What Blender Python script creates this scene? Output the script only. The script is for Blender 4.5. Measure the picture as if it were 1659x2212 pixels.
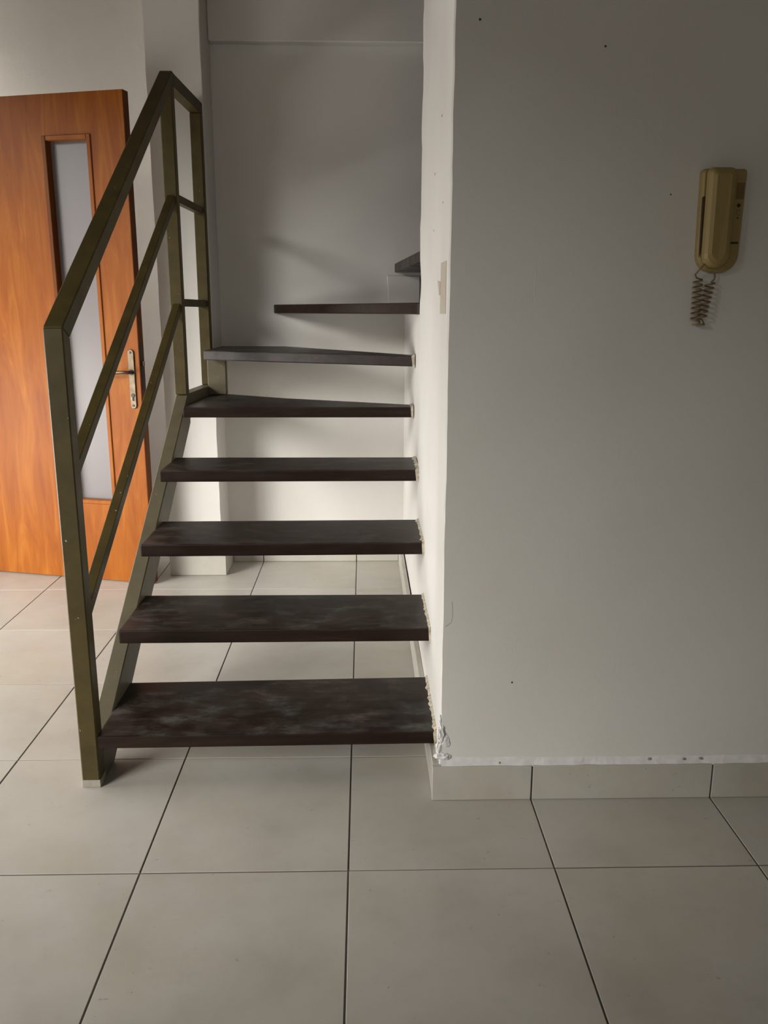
import bpy, bmesh, math, random
from mathutils import Vector, Matrix, noise

random.seed(7)
scene = bpy.context.scene
for o in list(bpy.data.objects):
    bpy.data.objects.remove(o, do_unlink=True)
COL = scene.collection
K = 1.12          # survey units -> metres

# ------------------------------------------------------------------ camera
F_PX, YAW, PITCH, ROLL = 1819.59, 0.02484, 0.23315, 0.00303
CAM = Vector((0.03115, -1.42380, 1.04945)) * K
fw = Vector((math.sin(YAW) * math.cos(PITCH), math.cos(YAW) * math.cos(PITCH), -math.sin(PITCH)))
rt = Vector((math.cos(YAW), -math.sin(YAW), 0))
up = rt.cross(fw)
r2 = rt * math.cos(ROLL) + up * math.sin(ROLL)
u2 = -rt * math.sin(ROLL) + up * math.cos(ROLL)
cam_data = bpy.data.cameras.new('camera')
cam_data.sensor_fit = 'HORIZONTAL'
cam_data.sensor_width = 36.0
cam_data.lens = 36.0 * F_PX / 1659.0
cam_data.clip_start = 0.02
cam = bpy.data.objects.new('camera', cam_data)
COL.objects.link(cam)
m = Matrix((r2, u2, -fw)).transposed().to_4x4()
m.translation = CAM
cam.matrix_world = m
scene.camera = cam

# ------------------------------------------------------------------ exposure, world, daylight
vs = scene.view_settings
vs.view_transform = 'Standard'
vs.look = 'None'
vs.gamma = 1.0
vs.use_curve_mapping = False
vs.exposure = 0.0

world = bpy.data.worlds.new('world')
scene.world = world
world.use_nodes = True
bg = world.node_tree.nodes['Background']
bg.inputs['Color'].default_value = (1.0, 0.97, 0.91, 1)
bg.inputs['Strength'].default_value = 0.35


def area(name, loc, aim, sx, sy, power, col, spread=180):
    d = bpy.data.lights.new(name, 'AREA')
    d.shape = 'RECTANGLE'
    d.size, d.size_y = sx * K, sy * K
    d.energy = power
    d.color = col
    d.spread = math.radians(spread)
    o = bpy.data.objects.new(name, d)
    COL.objects.link(o)
    o.location = Vector(loc) * K
    o.rotation_euler = (Vector(aim) - Vector(loc)).to_track_quat('-Z', 'Y').to_euler()
    return o


# room: left wall with a balcony door, wall behind the camera with a window
XL, XR, YF, YB, ZC = -2.30, 1.90, -3.40, 2.09, 2.35
YH = 2.42                                            # far wall of the hall behind the door
WL = dict(y0=-2.70, y1=1.60, z0=0.02, z1=2.28)       # glazed balcony front in the left wall
WF = dict(x0=-1.50, x1=0.90, z0=0.75, z1=1.85)       # window behind the camera
sun_d = bpy.data.lights.new('sun', 'SUN')
sun_d.energy = 4.4
sun_d.angle = math.radians(25)
sun_d.color = (1.0, 0.98, 0.93)
sun = bpy.data.objects.new('sun', sun_d)
COL.objects.link(sun)
sun.rotation_euler = Vector((0.68, 0.73, -0.42)).to_track_quat('-Z', 'Y').to_euler()
area('daylight_left_back', (XL - 0.06, 0.85, 0.42), (0.0, 0.90, 0.1), 1.50, 0.78, 45, (1.0, 0.97, 0.92), 130)
area('hall_fill', (XL + 0.01, 2.27, 1.0), (-0.6, 2.32, 0.9), 0.26, 1.6, 31, (1.0, 0.98, 0.93), 160)  # added lamp brightening the strip seen past the door edge
area('daylight_front', (-0.4, YF - 0.04, 1.3), (-0.3, 0.0, 0.5), 2.4, 1.05, 15.5, (1.0, 0.96, 0.82), 160)

# ------------------------------------------------------------------ materials


def new_mat(name):
    mt = bpy.data.materials.new(name)
    mt.use_nodes = True
    nt = mt.node_tree
    return mt, nt, nt.nodes['Principled BSDF']


def N(nt, kind, **kw):
    n = nt.nodes.new(kind)
    for k, v in kw.items():
        if k in n.inputs:
            n.inputs[k].default_value = v
        else:
            setattr(n, k, v)
    return n


def coords(nt, scale=(1, 1, 1), per_object=False):
    tc = N(nt, 'ShaderNodeTexCoord')
    mp = N(nt, 'ShaderNodeMapping')
    mp.inputs['Scale'].default_value = scale
    nt.links.new(tc.outputs['Object'], mp.inputs['Vector'])
    if per_object:
        oi = N(nt, 'ShaderNodeObjectInfo')
        mul = N(nt, 'ShaderNodeMath', operation='MULTIPLY')
        mul.inputs[1].default_value = 40.0
        nt.links.new(oi.outputs['Random'], mul.inputs[0])
        cb = N(nt, 'ShaderNodeCombineXYZ')
        for i in range(3):
            nt.links.new(mul.outputs[0], cb.inputs[i])
        nt.links.new(cb.outputs[0], mp.inputs['Location'])
    return mp.outputs['Vector']


def ramp(nt, fac, stops):
    r = N(nt, 'ShaderNodeValToRGB')
    els = r.color_ramp.elements
    while len(els) < len(stops):
        els.new(0.5)
    for e, (p, c) in zip(els, stops):
        e.position = p
        e.color = (*c, 1) if len(c) == 3 else c
    nt.links.new(fac, r.inputs['Fac'])
    return r.outputs['Color']


def mix(nt, fac, a, b):
    mx = N(nt, 'ShaderNodeMix', data_type='RGBA')
    for sock, v in ((mx.inputs[0], fac), (mx.inputs[6], a), (mx.inputs[7], b)):
        if isinstance(v, (int, float)):
            sock.default_value = v
        elif isinstance(v, tuple):
            sock.default_value = (*v, 1)
        else:
            nt.links.new(v, sock)
    return mx.outputs[2]


def tex_noise(nt, vec, scale, detail=4, rough=0.55):
    n = N(nt, 'ShaderNodeTexNoise')
    n.inputs['Scale'].default_value = scale
    n.inputs['Detail'].default_value = detail
    n.inputs['Roughness'].default_value = rough
    nt.links.new(vec, n.inputs['Vector'])
    return n.outputs['Fac']


def bump(nt, bsdf, h, strength, dist=0.002):
    b = N(nt, 'ShaderNodeBump')
    b.inputs['Strength'].default_value = strength
    b.inputs['Distance'].default_value = dist
    nt.links.new(h, b.inputs['Height'])
    nt.links.new(b.outputs['Normal'], bsdf.inputs['Normal'])


def plain(name, col, rough=0.6, metal=0.0, var=0.12, scale=30, bmp=0.1):
    mt, nt, b = new_mat(name)
    v = coords(nt)
    n = tex_noise(nt, v, scale)
    lo = tuple(c * (1 - var) for c in col)
    hi = tuple(min(1, c * (1 + var)) for c in col)
    nt.links.new(ramp(nt, n, [(0.3, lo), (0.7, hi)]), b.inputs['Base Color'])
    b.inputs['Roughness'].default_value = rough
    b.inputs['Metallic'].default_value = metal
    if bmp:
        bump(nt, b, n, bmp)
    return mt


def wall_material():
    mt, nt, b = new_mat('painted_plaster')
    v = coords(nt)
    big = tex_noise(nt, v, 2.2, 5)
    col = ramp(nt, big, [(0.3, (0.66, 0.635, 0.60)), (0.7, (0.72, 0.70, 0.665))])
    # sparse small chips and nail marks
    vo = N(nt, 'ShaderNodeTexVoronoi')
    vo.inputs['Scale'].default_value = 5.5
    nt.links.new(v, vo.inputs['Vector'])
    spot = ramp(nt, vo.outputs['Distance'], [(0.012, (1, 1, 1)), (0.02, (0, 0, 0))])
    sel = ramp(nt, tex_noise(nt, v, 1.3, 1), [(0.55, (0, 0, 0)), (0.57, (1, 1, 1))])
    mm = N(nt, 'ShaderNodeMath', operation='MULTIPLY')
    nt.links.new(spot, mm.inputs[0])
    nt.links.new(sel, mm.inputs[1])
    col = mix(nt, mm.outputs[0], col, (0.22, 0.19, 0.16))
    nt.links.new(col, b.inputs['Base Color'])
    b.inputs['Roughness'].default_value = 0.62
    fine = tex_noise(nt, v, 90, 4)
    mid = tex_noise(nt, v, 9, 4)
    ad = N(nt, 'ShaderNodeMath', operation='MULTIPLY_ADD')
    nt.links.new(mid, ad.inputs[0])
    ad.inputs[1].default_value = 4.0
    nt.links.new(fine, ad.inputs[2])
    bump(nt, b, ad.outputs[0], 0.22, 0.0016)
    return mt


def tile_material():
    mt, nt, b = new_mat('ceramic_tile')
    v = coords(nt, per_object=True)
    a = tex_noise(nt, v, 4.5, 6, 0.6)
    col = ramp(nt, a, [(0.28, (0.41, 0.385, 0.34)), (0.5, (0.475, 0.45, 0.405)), (0.72, (0.52, 0.50, 0.455))])
    st_ = tex_noise(nt, v, 2.3, 5, 0.65)
    col = mix(nt, ramp(nt, st_, [(0.52, (0, 0, 0)), (0.72, (0.55,) * 3)]), col, (0.43, 0.385, 0.29))
    dk = tex_noise(nt, v, 9, 7, 0.7)
    col = mix(nt, ramp(nt, dk, [(0.56, (0, 0, 0)), (0.72, (0.4,) * 3)]), col, (0.34, 0.325, 0.29))
    sp = tex_noise(nt, v, 55, 3)
    spk = ramp(nt, sp, [(0.24, (0.8, 0.8, 0.8)), (0.30, (0, 0, 0))])
    col = mix(nt, spk, col, (0.30, 0.27, 0.23))
    nt.links.new(col, b.inputs['Base Color'])
    rg = ramp(nt, tex_noise(nt, v, 7, 4), [(0.3, (0.30,) * 3), (0.7, (0.45,) * 3)])
    nt.links.new(rg, b.inputs['Roughness'])
    bump(nt, b, tex_noise(nt, v, 60, 4), 0.06, 0.001)
    return mt


def tread_material():
    mt, nt, b = new_mat('dark_stained_wood')
    v = coords(nt, (2.2, 26, 26), per_object=True)
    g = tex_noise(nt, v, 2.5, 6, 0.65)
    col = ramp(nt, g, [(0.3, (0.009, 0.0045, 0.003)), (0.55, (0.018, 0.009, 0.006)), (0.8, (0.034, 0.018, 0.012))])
    # foot wear: scuffed, greyed varnish on top; fronts kept dark as painted shade
    v2 = coords(nt, (2.6, 4.6, 3), per_object=True)
    w = tex_noise(nt, v2, 4.2, 9, 0.70)
    fine = tex_noise(nt, coords(nt, (9, 60, 60), per_object=True), 4.0, 5, 0.7)
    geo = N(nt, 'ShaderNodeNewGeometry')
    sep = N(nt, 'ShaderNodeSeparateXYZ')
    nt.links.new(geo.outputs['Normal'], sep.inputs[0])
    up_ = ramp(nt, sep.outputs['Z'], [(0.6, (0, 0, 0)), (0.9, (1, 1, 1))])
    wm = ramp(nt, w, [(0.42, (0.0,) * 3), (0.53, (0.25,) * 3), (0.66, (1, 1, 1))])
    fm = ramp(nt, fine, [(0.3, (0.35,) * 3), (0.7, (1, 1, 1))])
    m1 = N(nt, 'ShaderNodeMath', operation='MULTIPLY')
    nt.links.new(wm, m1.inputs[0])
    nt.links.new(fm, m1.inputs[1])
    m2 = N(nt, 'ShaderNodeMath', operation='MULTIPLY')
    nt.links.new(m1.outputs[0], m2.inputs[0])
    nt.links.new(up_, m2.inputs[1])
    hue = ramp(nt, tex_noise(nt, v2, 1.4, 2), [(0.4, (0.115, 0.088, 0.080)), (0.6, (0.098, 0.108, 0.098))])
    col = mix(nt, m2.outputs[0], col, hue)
    nt.links.new(col, b.inputs['Base Color'])
    rr = ramp(nt, w, [(0.35, (0.30,) * 3), (0.7, (0.50,) * 3)])
    nt.links.new(rr, b.inputs['Roughness'])
    b.inputs['Specular IOR Level'].default_value = 0.24
    bump(nt, b, g, 0.12, 0.001)
    return mt


def rail_material(name='olive_painted_steel', dust=0.0):
    mt, nt, b = new_mat(name)
    v = coords(nt)
    n = tex_noise(nt, v, 14, 5, 0.6)
    col = ramp(nt, n, [(0.3, (0.046, 0.033, 0.009)), (0.6, (0.066, 0.048, 0.013)), (0.8, (0.078, 0.060, 0.020))])
    c = tex_noise(nt, v, 60, 2)
    chip = ramp(nt, c, [(0.74, (0, 0, 0)), (0.77, (1, 1, 1))])
    col = mix(nt, chip, col, (0.35, 0.33, 0.27))
    if dust:
        col = mix(nt, ramp(nt, tex_noise(nt, v, 8, 7, 0.7), [(0.3, (dust * 0.6,) * 3), (0.7, (dust,) * 3)]), col, (0.25, 0.235, 0.19))
    nt.links.new(col, b.inputs['Base Color'])
    b.inputs['Roughness'].default_value = 0.5
    b.inputs['Specular IOR Level'].default_value = 0.3
    bump(nt, b, n, 0.1, 0.001)
    return mt


def veneer_material(name, vert=True, dark=1.0):
    mt, nt, b = new_mat(name)
    s = (9, 9, 1.1) if vert else (1.1, 9, 9)
    v = coords(nt, s)
    d = tex_noise(nt, coords(nt, (1, 1, 1)), 1.7, 3)
    wv = N(nt, 'ShaderNodeTexNoise')
    wv.inputs['Scale'].default_value = 2.2
    wv.inputs['Detail'].default_value = 7
    wv.inputs['Roughness'].default_value = 0.62
    wv.inputs['Distortion'].default_value = 1.1
    nt.links.new(v, wv.inputs['Vector'])
    col = ramp(nt, wv.outputs['Fac'], [(0.25, tuple(c * dark for c in (0.205, 0.048, 0.0045))),
                                       (0.5, tuple(c * dark for c in (0.28, 0.080, 0.0075))),
                                       (0.78, tuple(c * dark for c in (0.40, 0.142, 0.017)))])
    col = mix(nt, ramp(nt, d, [(0.4, (0, 0, 0)), (0.75, (0.5, 0.5, 0.5))]), col, tuple(c * dark for c in (0.20, 0.046, 0.0045)))
    nt.links.new(col, b.inputs['Base Color'])
    b.inputs['Roughness'].default_value = 0.42
    b.inputs['Specular IOR Level'].default_value = 0.16
    bump(nt, b, wv.outputs['Fac'], 0.05, 0.001)
    return mt


def clear_glass():
    mt, nt, b = new_mat('window_glass')
    out = nt.nodes['Material Output']
    tr = N(nt, 'ShaderNodeBsdfTransparent')
    gl = N(nt, 'ShaderNodeBsdfGlossy')
    gl.inputs['Roughness'].default_value = 0.03
    mx = N(nt, 'ShaderNodeMixShader')
    mx.inputs[0].default_value = 0.06
    nt.links.new(tr.outputs[0], mx.inputs[1])
    nt.links.new(gl.outputs[0], mx.inputs[2])
    nt.links.new(mx.outputs[0], out.inputs['Surface'])
    return mt


M = {}
M['wall'] = wall_material()
M['tile'] = tile_material()
M['grout'] = plain('grout', (0.115, 0.103, 0.088), 0.9)
M['mortar'] = plain('mortar', (0.30, 0.27, 0.23), 0.95, scale=60, bmp=0.4)
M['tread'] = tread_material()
M['rail'] = rail_material()
M['stringer'] = rail_material('dusty_olive_steel', 0.32)
M['veneer'] = veneer_material('cherry_veneer')
M['veneer_h'] = veneer_material('cherry_veneer_cross', vert=False)
M['veneer_dark'] = veneer_material('cherry_edge', dark=0.5)
M['white'] = plain('white_paint', (0.82, 0.81, 0.79), 0.5, var=0.05)
M['ceil'] = plain('unseen_ceiling_dark', (0.16, 0.12, 0.09), 0.6)  # unseen ceiling, coloured dark to cut bounced light
M['clay'] = plain('unseen_wall_dark', (0.22, 0.20, 0.18), 0.7)  # darker tone given to unseen walls so they bounce less light
M['caulk'] = plain('white_filler', (0.70, 0.69, 0.68), 0.7, var=0.08, scale=50, bmp=0.5)
M['paintsmear'] = plain('cream_paint_smear', (0.50, 0.44, 0.34), 0.7, var=0.5, scale=70, bmp=0.4)
M['metal'] = plain('aged_brass', (0.15, 0.115, 0.08), 0.42, metal=0.8, var=0.3, scale=40)
M['dark_metal'] = plain('dark_metal', (0.05, 0.045, 0.04), 0.45, metal=0.7)
M['ivory'] = plain('yellowed_plastic', (0.31, 0.225, 0.080), 0.45, var=0.06, scale=12, bmp=0.0)
M['ivory_dark'] = plain('yellowed_label', (0.17, 0.115, 0.04), 0.5, var=0.06, scale=12, bmp=0.0)
M['cord'] = plain('yellowed_cord', (0.20, 0.145, 0.075), 0.45, var=0.06, bmp=0.0)
M['black'] = plain('black_plastic', (0.018, 0.014, 0.01), 0.5, bmp=0.0)
M['slot'] = plain('dark_brown_gap', (0.05, 0.032, 0.01), 0.6, bmp=0.0)
M['tape'] = plain('masking_tape', (0.50, 0.44, 0.36), 0.6, var=0.06, scale=40)
M['glass'] = clear_glass()
mt, nt, b = new_mat('frosted_glass')
b.inputs['Base Color'].default_value = (0.24, 0.215, 0.22, 1)
b.inputs['Roughness'].default_value = 0.38
b.inputs['Transmission Weight'].default_value = 0.35
bump(nt, b, tex_noise(nt, coords(nt), 220, 2), 0.15, 0.0005)
M['frosted'] = mt

# ------------------------------------------------------------------ mesh helpers
ORIGIN = {}          # object -> world origin in survey units


def link(name, bm, mat, parent=None, origin=None, local=False, smooth=False):
    """bm is in survey units: world coordinates, or the parent's frame if local."""
    if parent is not None:
        org = Vector((0, 0, 0)) if local else ORIGIN[parent.name]
        loc = Vector((0, 0, 0))
    else:
        org = Vector(origin) if origin is not None else Vector((0, 0, 0))
        loc = org
    for v in bm.verts:
        v.co = (v.co - org) * K
    bmesh.ops.recalc_face_normals(bm, faces=bm.faces[:])
    me = bpy.data.meshes.new(name)
    bm.to_mesh(me)
    bm.free()
    if smooth:
        me.polygons.foreach_set('use_smooth', [True] * len(me.polygons))
    me.materials.append(mat)
    o = bpy.data.objects.new(name, me)
    COL.objects.link(o)
    o.location = loc * K
    if parent is not None:
        o.parent = parent
    ORIGIN[o.name] = org if parent is not None else loc
    return o


def empty(name, loc, rz=0.0):
    o = bpy.data.objects.new(name, None)
    COL.objects.link(o)
    o.location = Vector(loc) * K
    o.rotation_euler = (0, 0, rz)
    o.empty_display_size = 0.1
    ORIGIN[o.name] = Vector(loc)
    return o


def tag(o, label=None, cat=None, group=None, kind=None):
    for k, v in (('label', label), ('category', cat), ('group', group), ('kind', kind)):
        if v:
            o[k] = v
    return o


def bev(bm, w, seg=1):
    if w:
        es = [e for e in bm.edges if len(e.link_faces) == 2 and e.calc_face_angle(0) > 0.35]
        bmesh.ops.bevel(bm, geom=es, offset=w, segments=seg, affect='EDGES', profile=0.6)
    return bm


def box(x0, x1, y0, y1, z0, z1, w=0.0, seg=1):
    bm = bmesh.new()
    bmesh.ops.create_cube(bm, size=1.0)
    for v in bm.verts:
        v.co = Vector((x0 if v.co.x < 0 else x1, y0 if v.co.y < 0 else y1, z0 if v.co.z < 0 else z1))
    return bev(bm, w, seg)


def extr(poly, axis, a, b2, w=0.0, seg=1):
    """extrude a polygon: axis 'z' poly=(x,y), 'x' poly=(y,z), 'y' poly=(x,z)"""
    bm = bmesh.new()

    def pt(p, t):
        return {'z': (p[0], p[1], t), 'x': (t, p[0], p[1]), 'y': (p[0], t, p[1])}[axis]
    A = [bm.verts.new(pt(p, a)) for p in poly]
    B = [bm.verts.new(pt(p, b2)) for p in poly]
    bm.faces.new(A)
    bm.faces.new(B[::-1])
    n = len(poly)
    for i in range(n):
        bm.faces.new((A[i], B[i], B[(i + 1) % n], A[(i + 1) % n]))
    bmesh.ops.recalc_face_normals(bm, faces=bm.faces[:])
    return bev(bm, w, seg)


def loft(rings, cap=True):
    bm = bmesh.new()
    R = [[bm.verts.new(p) for p in r] for r in rings]
    n = len(R[0])
    for a, b2 in zip(R[:-1], R[1:]):
        for i in range(n):
            bm.faces.new((a[i], b2[i], b2[(i + 1) % n], a[(i + 1) % n]))
    if cap:
        bm.faces.new(R[0])
        bm.faces.new(R[-1])
    return bm


def tube(pts, r, sides=6):
    pts = [Vector(p) for p in pts]
    rings = []
    nrm = None
    for i, p in enumerate(pts):
        t = (pts[min(i + 1, len(pts) - 1)] - pts[max(i - 1, 0)]).normalized()
        if nrm is None:
            nrm = t.orthogonal().normalized()
        else:
            nrm = (nrm - t * nrm.dot(t)).normalized()
        bi = t.cross(nrm)
        rings.append([p + (nrm * math.cos(a) + bi * math.sin(a)) * r
                      for a in (2 * math.pi * k / sides for k in range(sides))])
    return loft(rings)


def jit(s, z, amp):
    return amp * (noise.noise(Vector((s, z * 9.0, 1.7))) + 0.5 * noise.noise(Vector((s + 5, z * 31.0, 4.1))))


def struct(name, bm, mat, label, origin=(0, 0, 0)):
    o = link(name, bm, mat, origin=origin)
    return tag(o, label, kind='structure')


# ------------------------------------------------------------------ the setting
TW, TD, GR = 0.4, 0.42678, 0.0037
WX, WY, WY2 = 0.196, 0.250, 1.092       # side face, front face and far face of the thick right wall
floor = struct('floor', box(XL, XR, YF, YH, -0.10, -0.0017), M['grout'],
               'floor of large square beige grey ceramic tiles with dark joints')


def tile_mesh(poly):
    bm = extr(poly, 'z', -0.02, 0.0)
    top = [e for e in bm.edges if all(abs(v.co.z) < 1e-6 for v in e.verts)]
    bmesh.ops.bevel(bm, geom=top, offset=0.0006, segments=1, affect='EDGES')
    return bm


shared = None
for j in range(-8, 7):
    for i in range(-6, 5):
        x0, x1 = i * TW + GR / 2, (i + 1) * TW - GR / 2
        y0, y1 = j * TD + GR / 2, (j + 1) * TD - GR / 2
        x0, x1 = max(x0, XL), min(x1, XR)
        y0, y1 = max(y0, YF), min(y1, (YB if i > -2 else YH) - 0.001)
        if i > -2 and j > 4:
            continue
        if x1 - x0 < 0.01 or y1 - y0 < 0.01:
            continue
        e = 0.001
        if i == 0 and j == 0:
            poly = [(x0, y0), (x1, y0), (x1, WY - e), (WX - e, WY - e), (WX - e, y1), (x0, y1)]
        elif i == 0 and j > 0:
            poly = [(x0, y0), (WX - e, y0), (WX - e, y1), (x0, y1)]
        elif i > 0 and j == 0:
            poly = [(x0, y0), (x1, y0), (x1, WY - e), (x0, WY - e)]
        elif i > 0 and j > 0:
            continue
        else:
            poly = [(x0, y0), (x1, y0), (x1, y1), (x0, y1)]
        full = len(poly) == 4 and abs((poly[2][0] - poly[0][0]) - (TW - GR)) < 1e-5 and abs((poly[2][1] - poly[0][1]) - (TD - GR)) < 1e-5
        dz = random.uniform(-0.0004, 0.0004)
        if full and shared is not None:
            o = bpy.data.objects.new('floor_tile', shared)
            COL.objects.link(o)
        else:
            cx, cy = (x0 + x1) / 2, (y0 + y1) / 2
            bm = tile_mesh([(px - cx, py - cy) for px, py in poly])
            o = link('floor_tile', bm, M['tile'], floor, local=True)
            if full:
                shared = o.data
        o.parent = floor
        o.location = Vector(((x0 + x1) / 2, (y0 + y1) / 2, dz)) * K

# thick right wall with a hand-plastered, slightly wavy corner
rings = []
nz = 80
for k in range(nz + 1):
    z = -0.02 + (ZC + 0.02) * k / nz
    a = jit(0.3, z, 0.0022)
    b2 = jit(3.1, z, 0.0022)
    c = jit(6.7, z, 0.0035)
    if 0.09 < z < 0.20:
        a += 0.0035 * abs(noise.noise(Vector((z * 60, 0, 0))))
    rings.append([(WX + 0.003 + a, WY + b2 * 0.4, z), (WX + 0.03, WY, z), (XR, WY, z), (XR, WY2, z), (WX + 0.04, WY2, z),
                  (WX + 0.006 + c, WY2, z), (WX + c, WY2 - 0.006, z), (WX, WY2 - 0.05, z), (WX, WY + 0.04, z), (WX + a, WY + 0.003, z)])
wall_right = struct('wall_right', loft(rings), M['wall'], 'grey painted plaster wall beside the stairs, holding the wall phone')
struct('wall_stair', box(WX + 0.004, XR, WY2, YB, -0.02, 1.0425, 0.001), M['wall'],
       'low white plaster wall closing the space under the turning upper treads')
struct('wall_back', box(-0.745, XR, YB, YB + 0.12, -0.02, ZC), M['wall'], 'back wall behind the open stair treads')
struct('wall_hall', box(XL, -0.745, YH, YH + 0.12, -0.02, ZC), M['wall'], 'pale far wall of the hall seen past the door edge')
struct('wall_hall_right', box(-0.744, -0.62, YB + 0.121, YH + 0.12, -0.02, ZC), M['wall'], 'right hand wall of the hall behind the door')
struct('wall_door', box(XL, -1.555, 1.8985, YB + 0.05, -0.02, ZC), M['wall'], 'plaster wall left of the doorway')
rings = []
for k in range(41):
    z = -0.02 + (ZC + 0.02) * k / 40
    a = jit(9.3, z, 0.0025)
    c = jit(12.3, z, 0.0015)
    rings.append([(-0.745 + c, 1.900, z), (-0.548 + a, 1.897, z), (-0.545 + a, 1.900, z), (-0.545, YB, z), (-0.745, YB, z)])
struct('wall_pillar', loft(rings), M['wall'], 'white plaster pier standing out from the back wall beside the stair top')
struct('trim_1', box(-0.5445, XR, YB - 0.045, YB, 2.030, ZC - 0.001, 0.004), M['wall'], 'shallow plaster band along the top of the back wall')
struct('ceiling', box(XL, XR, YF, YH, ZC, ZC + 0.1), M['ceil'], 'unseen ceiling above the room, coloured dark to cut bounced light')
struct('wall_far', box(XR, XR + 0.12, YF, YB, -0.02, ZC), M['clay'], 'side wall at the far right of the room')


def holed_wall(name, axis, pos, thick, lo, hi, a0, a1, z0, z1, label, mat='wall'):
    root = None
    parts = [(lo, a0, -0.02, ZC), (a1, hi, -0.02, ZC), (a0, a1, -0.02, z0), (a0, a1, z1, ZC)]
    bm = bmesh.new()
    for (p, q, za, zb) in parts:
        if q - p < 1e-4 or zb - za < 1e-4:
            continue
        t = box(pos, pos + thick, p, q, za, zb) if axis == 'x' else box(p, q, pos, pos + thick, za, zb)
        me = bpy.data.meshes.new('tmp')
        t.to_mesh(me)
        t.free()
        bm.from_mesh(me)
        bpy.data.meshes.remove(me)
    return struct(name, bm, M[mat], label)


holed_wall('wall_left', 'x', XL - 0.12, 0.12, YF, YH, WL['y0'], WL['y1'], WL['z0'], WL['z1'], 'left wall with a glazed balcony door')
holed_wall('wall_front', 'y', YF - 0.12, 0.12, XL, XR, WF['x0'], WF['x1'], WF['z0'], WF['z1'], 'wall behind the viewer with a window', 'clay')


def window(name, axis, pos, a0, a1, z0, z1, n, label, glass='glass'):
    w = 0.05

    def bx(p, q, za, zb, d0, d1):
        return box(pos + d0, pos + d1, p, q, za, zb, 0.003) if axis == 'x' else box(p, q, pos + d0, pos + d1, za, zb, 0.003)
    root = struct(name, bx(a0, a1, z0, z0 + w, 0.02, 0.07), M['white'], label)
    link('window_frame', bx(a0, a1, z1 - w, z1, 0.02, 0.07), M['white'], root)
    for k in range(n + 1):
        c = a0 + w / 2 + (a1 - a0 - w) * k / n
        link('window_frame', bx(c - w / 2, c + w / 2, z0 + w, z1 - w, 0.02, 0.07), M['white'], root)
        if k < n:
            d = a0 + w / 2 + (a1 - a0 - w) * (k + 1) / n
            link('pane', bx(c + w / 2, d - w / 2, z0 + w, z1 - w, 0.043, 0.047), M[glass], root)


window('window_1', 'x', XL - 0.10, WL['y0'], WL['y1'], WL['z0'], WL['z1'], 4, 'white framed balcony door in the left wall')
window('window_2', 'y', YF - 0.12, WF['x0'], WF['x1'], WF['z0'], WF['z1'], 3, 'white framed window behind the viewer, panes frosted to block the sun', 'frosted')  # panes made frosted so the sun stays out here
window('added_hall_window', 'x', XL - 0.068, 2.145, 2.40, 0.15, 1.85, 1, 'added small frosted window backing the hall fill lamp', 'frosted')  # added on the solid wall as a source for the hall lamp

# ---- baseboards of cut tiles
BBH, BBT = 0.081, 0.015


def baseboard(name, label, axis, face, sign, lo, hi, cuts, mats=M['tile'], top=BBH):
    """axis 'x': runs along X, face at y=face; the tile sticks out by sign*BBT."""
    def bx(p, q, t, za, zb, w=0.0):
        f0, f1 = sorted((face + sign * 0.0005, face + sign * t))
        return box(p, q, f0, f1, za, zb, w) if axis == 'x' else box(f0, f1, p, q, za, zb, w)
    root = struct(name, bx(lo + 0.001, hi - 0.001, BBT - 0.005, 0.0006, top - 0.004), M['grout'], label)
    pts = [lo] + [c for c in cuts if lo + 0.01 < c < hi - 0.01] + [hi]
    for p, q in zip(pts[:-1], pts[1:]):
        g = 0.0018
        link('baseboard_tile', bx(p + (g if p != lo else 0), q - (g if q != hi else 0), BBT, 0.0006, top, 0.0011), M['tile'], root)


gx = [i * TW for i in range(-6, 6)]
gy = [j * TD for j in range(-8, 6)]
baseboard('baseboard_right', 'baseboard of cut beige tiles along the foot of the grey wall', 'x', WY, -1, WX - BBT - 0.001, XR - 0.001, gx)
baseboard('baseboard_stair', 'baseboard of cut beige tiles running back under the stairs', 'y', WX, -1, WY - BBT + 0.0155, YB - 0.001, gy)
baseboard('baseboard_back', 'baseboard of cut beige tiles along the back wall under the stairs', 'x', YB, -1, -0.529, WX - BBT - 0.001, gx)
baseboard('baseboard_pillar', 'beige tile skirting on the front of the white pier', 'x', 1.897, -1, -0.757, -0.530, [])
baseboard('baseboard_pillar_side', 'beige tile skirting on the side of the white pier', 'y', -0.545, 1, 1.8975, YB - 0.016, [])
baseboard('baseboard_hall', 'beige tile skirting along the far wall of the hall', 'x', YH, -1, XL + 0.02, -0.7465, gx)

# white filler line above the front baseboard
rows = []
bm = bmesh.new()
prev = None
n = 150
for k in range(n + 1):
    x = WX + 0.004 + (XR - WX - 0.006) * k / n
    zb = 0.079 + 0.004 * noise.noise(Vector((x * 30, 0.3, 0)))
    zt = 0.097 + 0.003 * noise.noise(Vector((x * 12, 7.3, 0)))
    yy = WY - 0.004 - 0.003 * abs(noise.noise(Vector((x * 25, 2.2, 0))))
    cur = [bm.verts.new(p) for p in ((x, WY + 0.001, zb), (x, yy - 0.006, zb), (x, yy, zb + 0.008), (x, WY + 0.0005, zt))]
    if prev:
        for a in range(3):
            bm.faces.new((prev[a], cur[a], cur[a + 1], prev[a + 1]))
    prev = cur
link('filler_line', bm, M['caulk'], wall_right)


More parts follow.
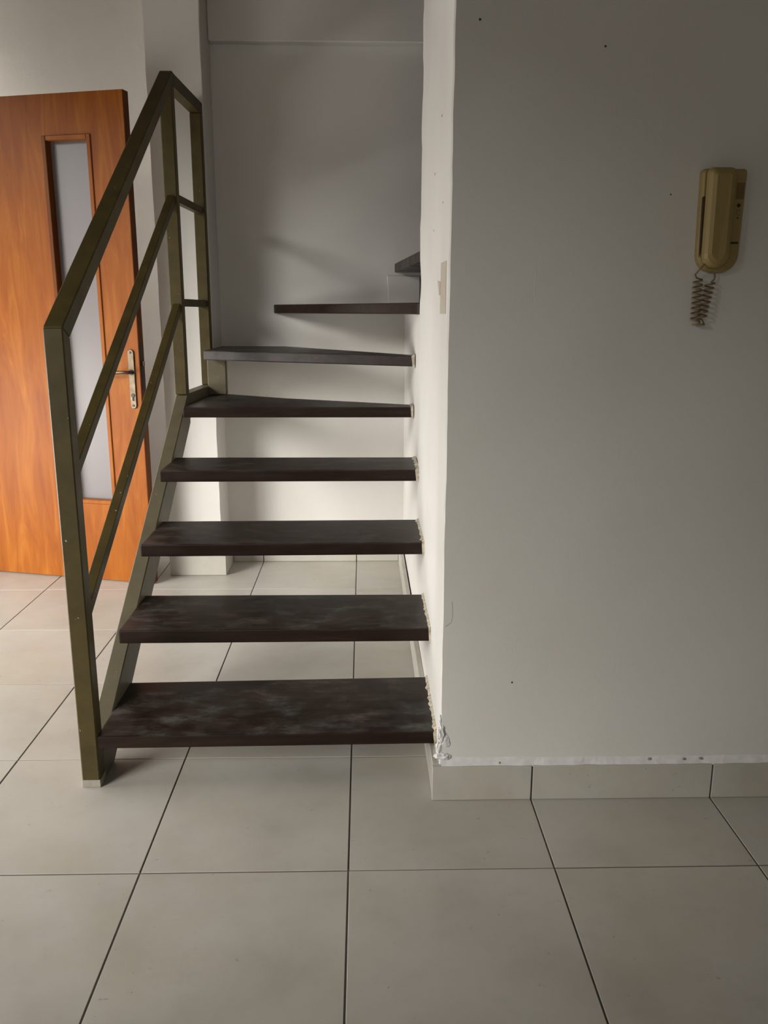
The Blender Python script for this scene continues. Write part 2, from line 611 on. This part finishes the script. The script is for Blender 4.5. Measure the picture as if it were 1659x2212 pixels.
def blob(c, r, seed, flat=(1, 1, 1)):
    bm = bmesh.new()
    bmesh.ops.create_icosphere(bm, subdivisions=3, radius=1.0)
    for v in bm.verts:
        d = v.co.normalized()
        k = 1 + 0.45 * noise.noise(d * 1.7 + Vector((seed, 0, 0))) + 0.22 * noise.noise(d * 4.3 + Vector((0, seed, 0)))
        v.co = Vector(c) + Vector((d.x * flat[0], d.y * flat[1], d.z * flat[2])) * (r * k)
    return bm


for q, (x, y, z, r, fl) in enumerate([(WX + 0.003, WY, 0.155, 0.012, (0.7, 0.5, 1.6)), (WX, WY + 0.004, 0.120, 0.011, (0.7, 0.6, 1.5)),
                                      (WX + 0.006, WY, 0.100, 0.012, (1.3, 0.6, 0.7)), (WX + 0.012, WY, 0.135, 0.010, (1.0, 0.3, 1.6)),
                                      (WX + 0.001, WY + 0.003, 0.185, 0.007, (0.6, 0.6, 2.2))]):
    link('plaster_lump', blob((x, y, z), r, q * 3.7, fl), M['caulk'], wall_right)
link('mortar_patch', blob((WX - 0.002, WY + 0.035, 0.092), 0.022, 5.1, (0.35, 1.2, 0.75)), M['mortar'], wall_right)
# plaster patch on the back wall below the hidden upper tread
bm = extr([(0.135, 1.083), (0.26, 1.083), (0.26, 1.19), (0.128, 1.192)], 'y', YB - 0.006, YB + 0.001, 0.002)
link('plaster_patch', bm, M['wall'], bpy.data.objects['wall_back'])

# ------------------------------------------------------------------ staircase
st = empty('staircase', (-0.585, 0.323, 0.0))
tag(st, 'open staircase with dark wooden treads and an olive painted steel railing', 'staircase')
SX0, SX1 = -0.606, -0.566
TH = 0.034


def ztop(y):
    return 0.293 + 0.62 * (y - 0.70)


bw = 0.0025
link('stringer', extr([(0.340, 0.0), (0.412, 0.0), (1.498, ztop(1.498) - 0.113), (1.498, 0.775), (1.478, 0.775), (0.340, ztop(0.34))], 'x', SX0, SX1, bw), M['stringer'], st)
link('stringer', extr([(SX0, 1.4985), (SX1, 1.4985), (-0.549, 1.896), (-0.589, 1.896)], 'z', 0.690, 0.775, bw), M['stringer'], st)
# posts
link('post', extr([(0.303, 0.0), (0.343, 0.0), (0.343, 0.996), (0.303, 1.0175)], 'x', SX0, SX1, bw), M['rail'], st)
link('post', box(SX0, SX1, 1.460, 1.499, 0.7755, 1.742, bw), M['rail'], st)
link('post', box(-0.589, -0.549, 1.856, 1.896, 0.7755, 1.742, bw), M['rail'], st)
# handrail
link('handrail', extr([(0.303, 1.018), (1.482, 1.784), (1.499, 1.784), (1.499, 1.7425), (1.488, 1.7425), (0.3435, 0.9965)], 'x', SX0, SX1, bw), M['rail'], st)
link('handrail', extr([(SX0, 1.4995), (SX1, 1.4995), (-0.549, 1.896), (-0.589, 1.896)], 'z', 1.7425, 1.783, bw), M['rail'], st)
# middle rails
mx0, mx1 = -0.598, -0.573
for (yc, zc, sl, hh, zz) in ((0.416, 0.760, 0.611, 0.0305, 1.410), (0.419, 0.443, 0.592, 0.0315, 1.078)):
    def zl(y):
        return zc + sl * (y - yc)
    link('middle_rail', extr([(0.3435, zl(0.3435) - hh / 2), (1.4595, zl(1.4595) - hh / 2), (1.4595, zl(1.4595) + hh / 2), (0.3435, zl(0.3435) + hh / 2)],
                             'x', mx0, mx1, 0.0018), M['rail'], st)
    link('middle_rail', extr([(mx0, 1.4995), (mx1, 1.4995), (-0.556, 1.8555), (-0.581, 1.8555)], 'z', zz - 0.0125, zz + 0.0125, 0.0018), M['rail'], st)
link('weld_plate', box(SX0 - 0.001, SX1 + 0.001, 0.302, 0.3435, 0.0005, 0.0185, 0.001), M['mortar'], st)
# support under the sixth tread
link('support_block', box(-0.556, -0.486, 1.800, 1.832, 0.7425, 0.8775, 0.003), M['stringer'], st)

XLt, XRt = -0.568, WX - 0.0015
treads = [
    ([(XLt, 0.306), (XRt, 0.316), (XRt, 0.612), (XLt, 0.590)], 0.124, 0.030),
    ([(XLt, 0.522), (XRt, 0.526), (XRt, 0.784), (XLt, 0.786)], 0.2915, TH),
    ([(XLt, 0.766), (XRt, 0.778), (XRt, 1.040), (XLt, 1.026)], 0.441, TH),
    ([(XLt, 1.024), (XRt, 1.033), (XRt, 1.258), (XLt, 1.258)], 0.594, TH),
    ([(XLt + 0.004, 1.368), (XRt, 1.372), (XRt, 1.456), (-0.253, 1.676), (-0.490, 1.836), (-0.548, 1.836)], 0.742, TH),
    ([(-0.548, 1.690), (XRt, 1.325), (XRt, 1.395), (-0.285, YB - 0.001), (-0.5445, YB - 0.001), (-0.5445, 1.8955), (-0.5475, 1.8955)], 0.912, TH),
    ([(-0.330, YB - 0.001), (-0.318, YB - 0.030), (XRt, 1.165), (0.30, 1.10), (0.42, 1.10), (0.10, YB - 0.001)], 1.077, TH),
    ([(0.158, YB - 0.001), (0.225, 1.15), (0.30, 1.10), (0.62, 1.10), (0.62, YB - 0.001)], 1.238, TH),
]
for k, (poly, z, th) in enumerate(treads):
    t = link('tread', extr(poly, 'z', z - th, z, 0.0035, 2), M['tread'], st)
    # rough paint and filler where the tread runs into the plaster
    if k < 6:
        y0, y1 = poly[1][1], poly[2][1]
        bm = bmesh.new()
        prev = None
        n = 40
        for q in range(n + 1):
            f = q / n
            y = y0 - 0.004 + (y1 - y0 + 0.004) * f
            wd = 0.004 + 0.012 * abs(noise.noise(Vector((y * 34, k * 3.1, 0)))) if k < 4 else 0.006 + 0.004 * abs(noise.noise(Vector((y * 30, k, 0))))
            hz = 0.0012
            cur = [bm.verts.new(p) for p in ((XRt - wd, y, z - 0.001), (XRt - wd * 0.8, y, z + hz), (WX + 0.001, y, z + hz + 0.004), (WX + 0.001, y, z - th - 0.004),
                                             (XRt - wd * 0.6, y, z - th - 0.002 * abs(noise.noise(Vector((y * 40, 9, k))))))]
            if prev:
                for a in range(5):
                    bm.faces.new((prev[a], cur[a], cur[(a + 1) % 5], prev[(a + 1) % 5]))
            else:
                bm.faces.new(cur)
            prev = cur
        bm.faces.new(prev[::-1])
        link('paint_smear', bm, M['paintsmear'], t)

# ------------------------------------------------------------------ door leaf
DA = math.radians(-14.61)
hinge = (-1.4915, 1.949, 0.0)
door = empty('door_1', hinge, DA)
tag(door, 'orange cherry veneer door standing ajar, with a tall narrow frosted pane', kind='structure')
DW, DH, DT = 0.716, 1.797, 0.036        # local x along the leaf, local y to the back
gx0, gx1, gz0, gz1 = 0.389, 0.576, 0.318, 1.655
z0 = 0.004
for nm, a, c, za, zb, mt_ in (('stile', 0.0, gx0, z0, DH, 'veneer'), ('stile', gx1, DW - 0.003, z0, DH, 'veneer'),
                              ('rail_panel', gx0, gx1, z0, gz0, 'veneer'), ('rail_panel', gx0, gx1, gz1, DH, 'veneer')):
    link(nm, box(a, c, 0, DT, za, zb), M[mt_], door, local=True)
link('edge_band', box(DW - 0.003, DW, 0.0, DT, z0, DH, 0.001), M['veneer_dark'], door, local=True)
bd = 0.012
for a, c, za, zb in ((gx0 - 0.004, gx0 + bd, gz0 - 0.004, gz1 + 0.004), (gx1 - bd, gx1 + 0.004, gz0 - 0.004, gz1 + 0.004),
                     (gx0 + bd, gx1 - bd, gz0 - 0.004, gz0 + bd), (gx0 + bd, gx1 - bd, gz1 - bd, gz1 + 0.004)):
    link('glazing_bead', box(a, c, -0.005, DT * 0.8, za, zb, 0.002), M['veneer_dark' if c - a < 0.03 and a < 0.45 else 'veneer'], door, local=True)  # left bead darker: shade of its recess put into the colour
link('pane', box(gx0 + bd - 0.003, gx1 - bd + 0.003, DT * 0.8, DT * 0.8 + 0.005, gz0 + bd - 0.003, gz1 - bd + 0.003), M['frosted'], door, local=True)
# handle set
hx = 0.683
pl = bmesh.new()
pts = []
hw, hz0, hz1 = 0.0125, 0.692, 0.912
for q in range(13):
    a = math.pi * q / 12
    pts.append((hx + hw * math.cos(a), hz1 - hw + hw * math.sin(a)))
for q in range(13):
    a = math.pi + math.pi * q / 12
    pts.append((hx + hw * math.cos(a), hz0 + hw + hw * math.sin(a)))
pl.free()
plate = link('handle_plate', extr(pts, 'y', -0.006, 0.0, 0.0015), M['metal'], door, local=True)


def disc(x, y0, y1, z, r, seg=20):
    return extr([(x + r * math.cos(2 * math.pi * q / seg), z + r * math.sin(2 * math.pi * q / seg)) for q in range(seg)], 'y', y0, y1, 0.0006)


for zz in (0.900, 0.704):
    link('screw', disc(hx, -0.0075, -0.0055, zz, 0.0045), M['dark_metal'], plate, local=True)
link('lock_cylinder', disc(hx, -0.0085, -0.0055, 0.742, 0.0075), M['dark_metal'], plate, local=True)
link('lock_cylinder', box(hx - 0.0035, hx + 0.0035, -0.0085, -0.0055, 0.722, 0.738, 0.001), M['dark_metal'], plate, local=True)
lv = [(hx, -0.004, 0.828), (hx, -0.020, 0.828), (hx - 0.004, -0.030, 0.828), (hx - 0.016, -0.034, 0.829), (hx - 0.045, -0.035, 0.828),
      (hx - 0.070, -0.034, 0.824), (hx - 0.085, -0.031, 0.819)]
link('handle_lever', tube(lv, 0.0062, 10), M['metal'], door, local=True, smooth=True)
link('handle_rose', disc(hx, -0.012, -0.0055, 0.828, 0.0095), M['dark_metal'], door, local=True)
link('latch_plate', box(DW - 0.001, DW + 0.0012, 0.008, 0.028, 0.76, 0.93, 0.0005), M['dark_metal'], door, local=True)
link('latch', box(DW, DW + 0.009, 0.013, 0.023, 0.85, 0.868, 0.001), M['metal'], door, local=True)
for zz in (0.25, 0.9, 1.55):
    link('hinge', tube([(-0.006, 0.004, zz - 0.04), (-0.006, 0.004, zz + 0.04)], 0.006, 10), M['metal'], door, local=True)
# jamb carrying the hinges
jamb = struct('trim_2', box(-1.554, -1.503, 1.935, YB + 0.05, 0.0, 1.81, 0.002), M['veneer_dark'], 'cherry wood door jamb at the back left')

# ------------------------------------------------------------------ wall phone
PX, PZ = 0.707, 1.125
ph = empty('wall_phone', (PX, WY, PZ))
tag(ph, 'yellowed ivory intercom handset phone with curly cord hung on the grey wall', 'phone')


def superring(x0, x1, z0, z1, y, rt_, rb, n=8):
    """outline in the wall plane: small radius rt_ on top, large radius rb below"""
    out = []
    for (cx, cz, r, a0) in ((x1 - rt_, z1 - rt_, rt_, 0), (x0 + rt_, z1 - rt_, rt_, 90), (x0 + rb, z0 + rb, rb, 180), (x1 - rb, z0 + rb, rb, 270)):
        for q in range(n + 1):
            a = math.radians(a0 + 90 * q / n)
            out.append(Vector((cx + r * math.cos(a), y, cz + r * math.sin(a))))
    return out


def taper(ring, zt, zb, k):
    """narrow the outline towards the bottom"""
    for p in ring:
        f = (zt - p.z) / (zt - zb)
        p.x *= 1 - k * f
    return ring


# local frame: x right, y<0 out of the wall, z up from phone bottom
B = []
for (d, ins) in ((-0.0005, 0.0), (-0.014, 0.0), (-0.019, 0.0035)):
    B.append(taper(superring(-0.042 + ins, 0.042 - ins, 0.0 + ins, 0.186 - ins, d, 0.007, 0.034), 0.186, 0, 0.07))
base = link('base', loft(B), M['ivory'], ph, local=True)
H = []
for (d, ins) in ((-0.0195, 0.003), (-0.024, 0.0), (-0.034, 0.0015), (-0.040, 0.006), (-0.0425, 0.013)):
    r = superring(-0.0375 + ins, 0.0155 - ins, 0.007 + ins, 0.187 - ins, d, 0.012 - min(ins, 0.008), 0.024 - ins * 0.6)
    for p in r:                                   # handset arches away from the base in the middle
        f = (p.z - 0.1) / 0.09
        p.y -= 0.004 * (1 - f * f)
    H.append(taper(r, 0.187, 0.0, 0.05))
hs = link('handset', loft(H), M['ivory'], ph, local=True)
link('handset_gap_shade', extr([(-0.0415, 0.135), (-0.0365, 0.137), (-0.0360, 0.040), (-0.0385, 0.026)], 'y', -0.0225, -0.0185, 0.0006), M['slot'], ph, local=True)  # dark strip standing in for the shaded gap beside the handset
link('label_window', box(0.023, 0.0375, -0.0198, -0.0185, 0.132, 0.161, 0.0004), M['ivory_dark'], ph, local=True)
dm = extr([(0.0295 + 0.0042, 0.121), (0.0295, 0.1252), (0.0295 - 0.0042, 0.121), (0.0295, 0.1168)], 'y', -0.0202, -0.0185, 0.0004)
link('button', dm, M['black'], ph, local=True)
# small printed bell bracket mark and dot under the button
bm = tube([Vector((0.0325, -0.0192, 0.113)), Vector((0.0268, -0.0192, 0.1125)), Vector((0.0265, -0.0192, 0.1045)), Vector((0.0325, -0.0192, 0.104))], 0.0007, 5)
link('printed_mark', bm, M['ivory_dark'], ph, local=True)
link('button', disc(0.0295, -0.0198, -0.0185, 0.0985, 0.0016, 12), M['black'], ph, local=True)
link('slot', box(0.020, 0.035, -0.0198, -0.0185, 0.0520, 0.0555, 0.0004), M['black'], ph, local=True)
# curly cord: hangs down from handset, turns and climbs back to the base
path = []


def coil(p0, p1, turns, r, n=14, ph0=0.0):
    out = []
    for q in range(turns * n + 1):
        f = q / (turns * n)
        a = ph0 + 2 * math.pi * q / n
        c = Vector(p0).lerp(Vector(p1), f)
        out.append(c + Vector((math.cos(a) * r, math.sin(a) * r, 0)))
    return out


path += [Vector((-0.030, -0.030, 0.014)), Vector((-0.037, -0.024, 0.004)), Vector((-0.0405, -0.016, -0.004)), Vector((-0.036, -0.012, -0.010))]
path += coil((-0.0325, -0.012, -0.014), (-0.0325, -0.014, -0.092), 8, 0.0084)
path += coil((-0.031, -0.014, -0.097), (-0.022, -0.016, -0.097), 2, 0.0074)
path += coil((-0.0225, -0.018, -0.088), (-0.0085, -0.012, -0.018), 8, 0.0084, ph0=1.0)
path += [Vector((-0.001, -0.010, -0.013)), Vector((0.0005, -0.010, -0.008)), Vector((-0.002, -0.011, 0.0)), Vector((-0.003, -0.012, 0.008))]
link('cord', tube(path, 0.0016, 6), M['cord'], ph, local=True, smooth=True)

# ------------------------------------------------------------------ remnants of tape on the side of the wall
bm = extr([(0.300, 1.046), (0.420, 1.046), (0.412, 1.150), (0.300, 1.148)], 'x', WX - 0.0012, WX + 0.0004)
tp = link('tape_strip', bm, M['tape'], origin=(WX, 0.36, 1.046))
tag(tp, 'broad beige strip of old tape stuck upright on the white wall edge', 'tape')
bm = extr([(0.424, 1.084), (0.446, 1.086), (0.484, 1.116), (0.424, 1.112)], 'x', WX - 0.0017, WX + 0.0004)
tp2 = link('tape_strip', bm, M['tape'], origin=(WX, 0.45, 1.084))
tag(tp2, 'short slanted scrap of tape beside the broad strip on the white wall edge', 'tape')

# ------------------------------------------------------------------ nail marks, chips and hairline scratches on the plaster
for x, z, r in ((0.2428, 1.5618, 0.0024), (0.4726, 1.5201, 0.0022), (0.613, 1.2671, 0.0016), (0.3497, 0.2738, 0.0022)):
    link('nail_mark', disc(x, WY - 0.0008, WY + 0.001, z, r, 9), M['slot'], wall_right)
for x, z, r in ((0.6594, 0.0915, 0.0028), (0.737, 0.0905, 0.0026), (0.774, 0.0915, 0.0026), (0.3284, 0.0855, 0.0022)):
    link('filler_chip', blob((x, WY - 0.0055, z), r, x * 9, (1.2, 0.9, 1)), M['mortar'], wall_right)
for y, z, r in ((0.4619, 1.4457, 0.006), (0.6165, 1.3553, 0.007), (0.4045, 1.2691, 0.005), (0.6306, 1.2341, 0.005)):
    link('plaster_chip', blob((WX, y, z), r, y * 7, (0.12, 1.3, 0.45)), M['mortar'], wall_right)
for pts in (((0.3621, 1.14), (0.3625, 1.1144), (0.3618, 1.09), (0.366, 1.0625)), ((0.2168, 0.4576), (0.2185, 0.4267), (0.2158, 0.4112), (0.2033, 0.4019))):
    link('hairline_crack', tube([Vector((x, WY + 0.0002, z)) for x, z in pts], 0.0006, 5), M['caulk' if pts[0][0] > 0.3 else 'mortar'], wall_right)
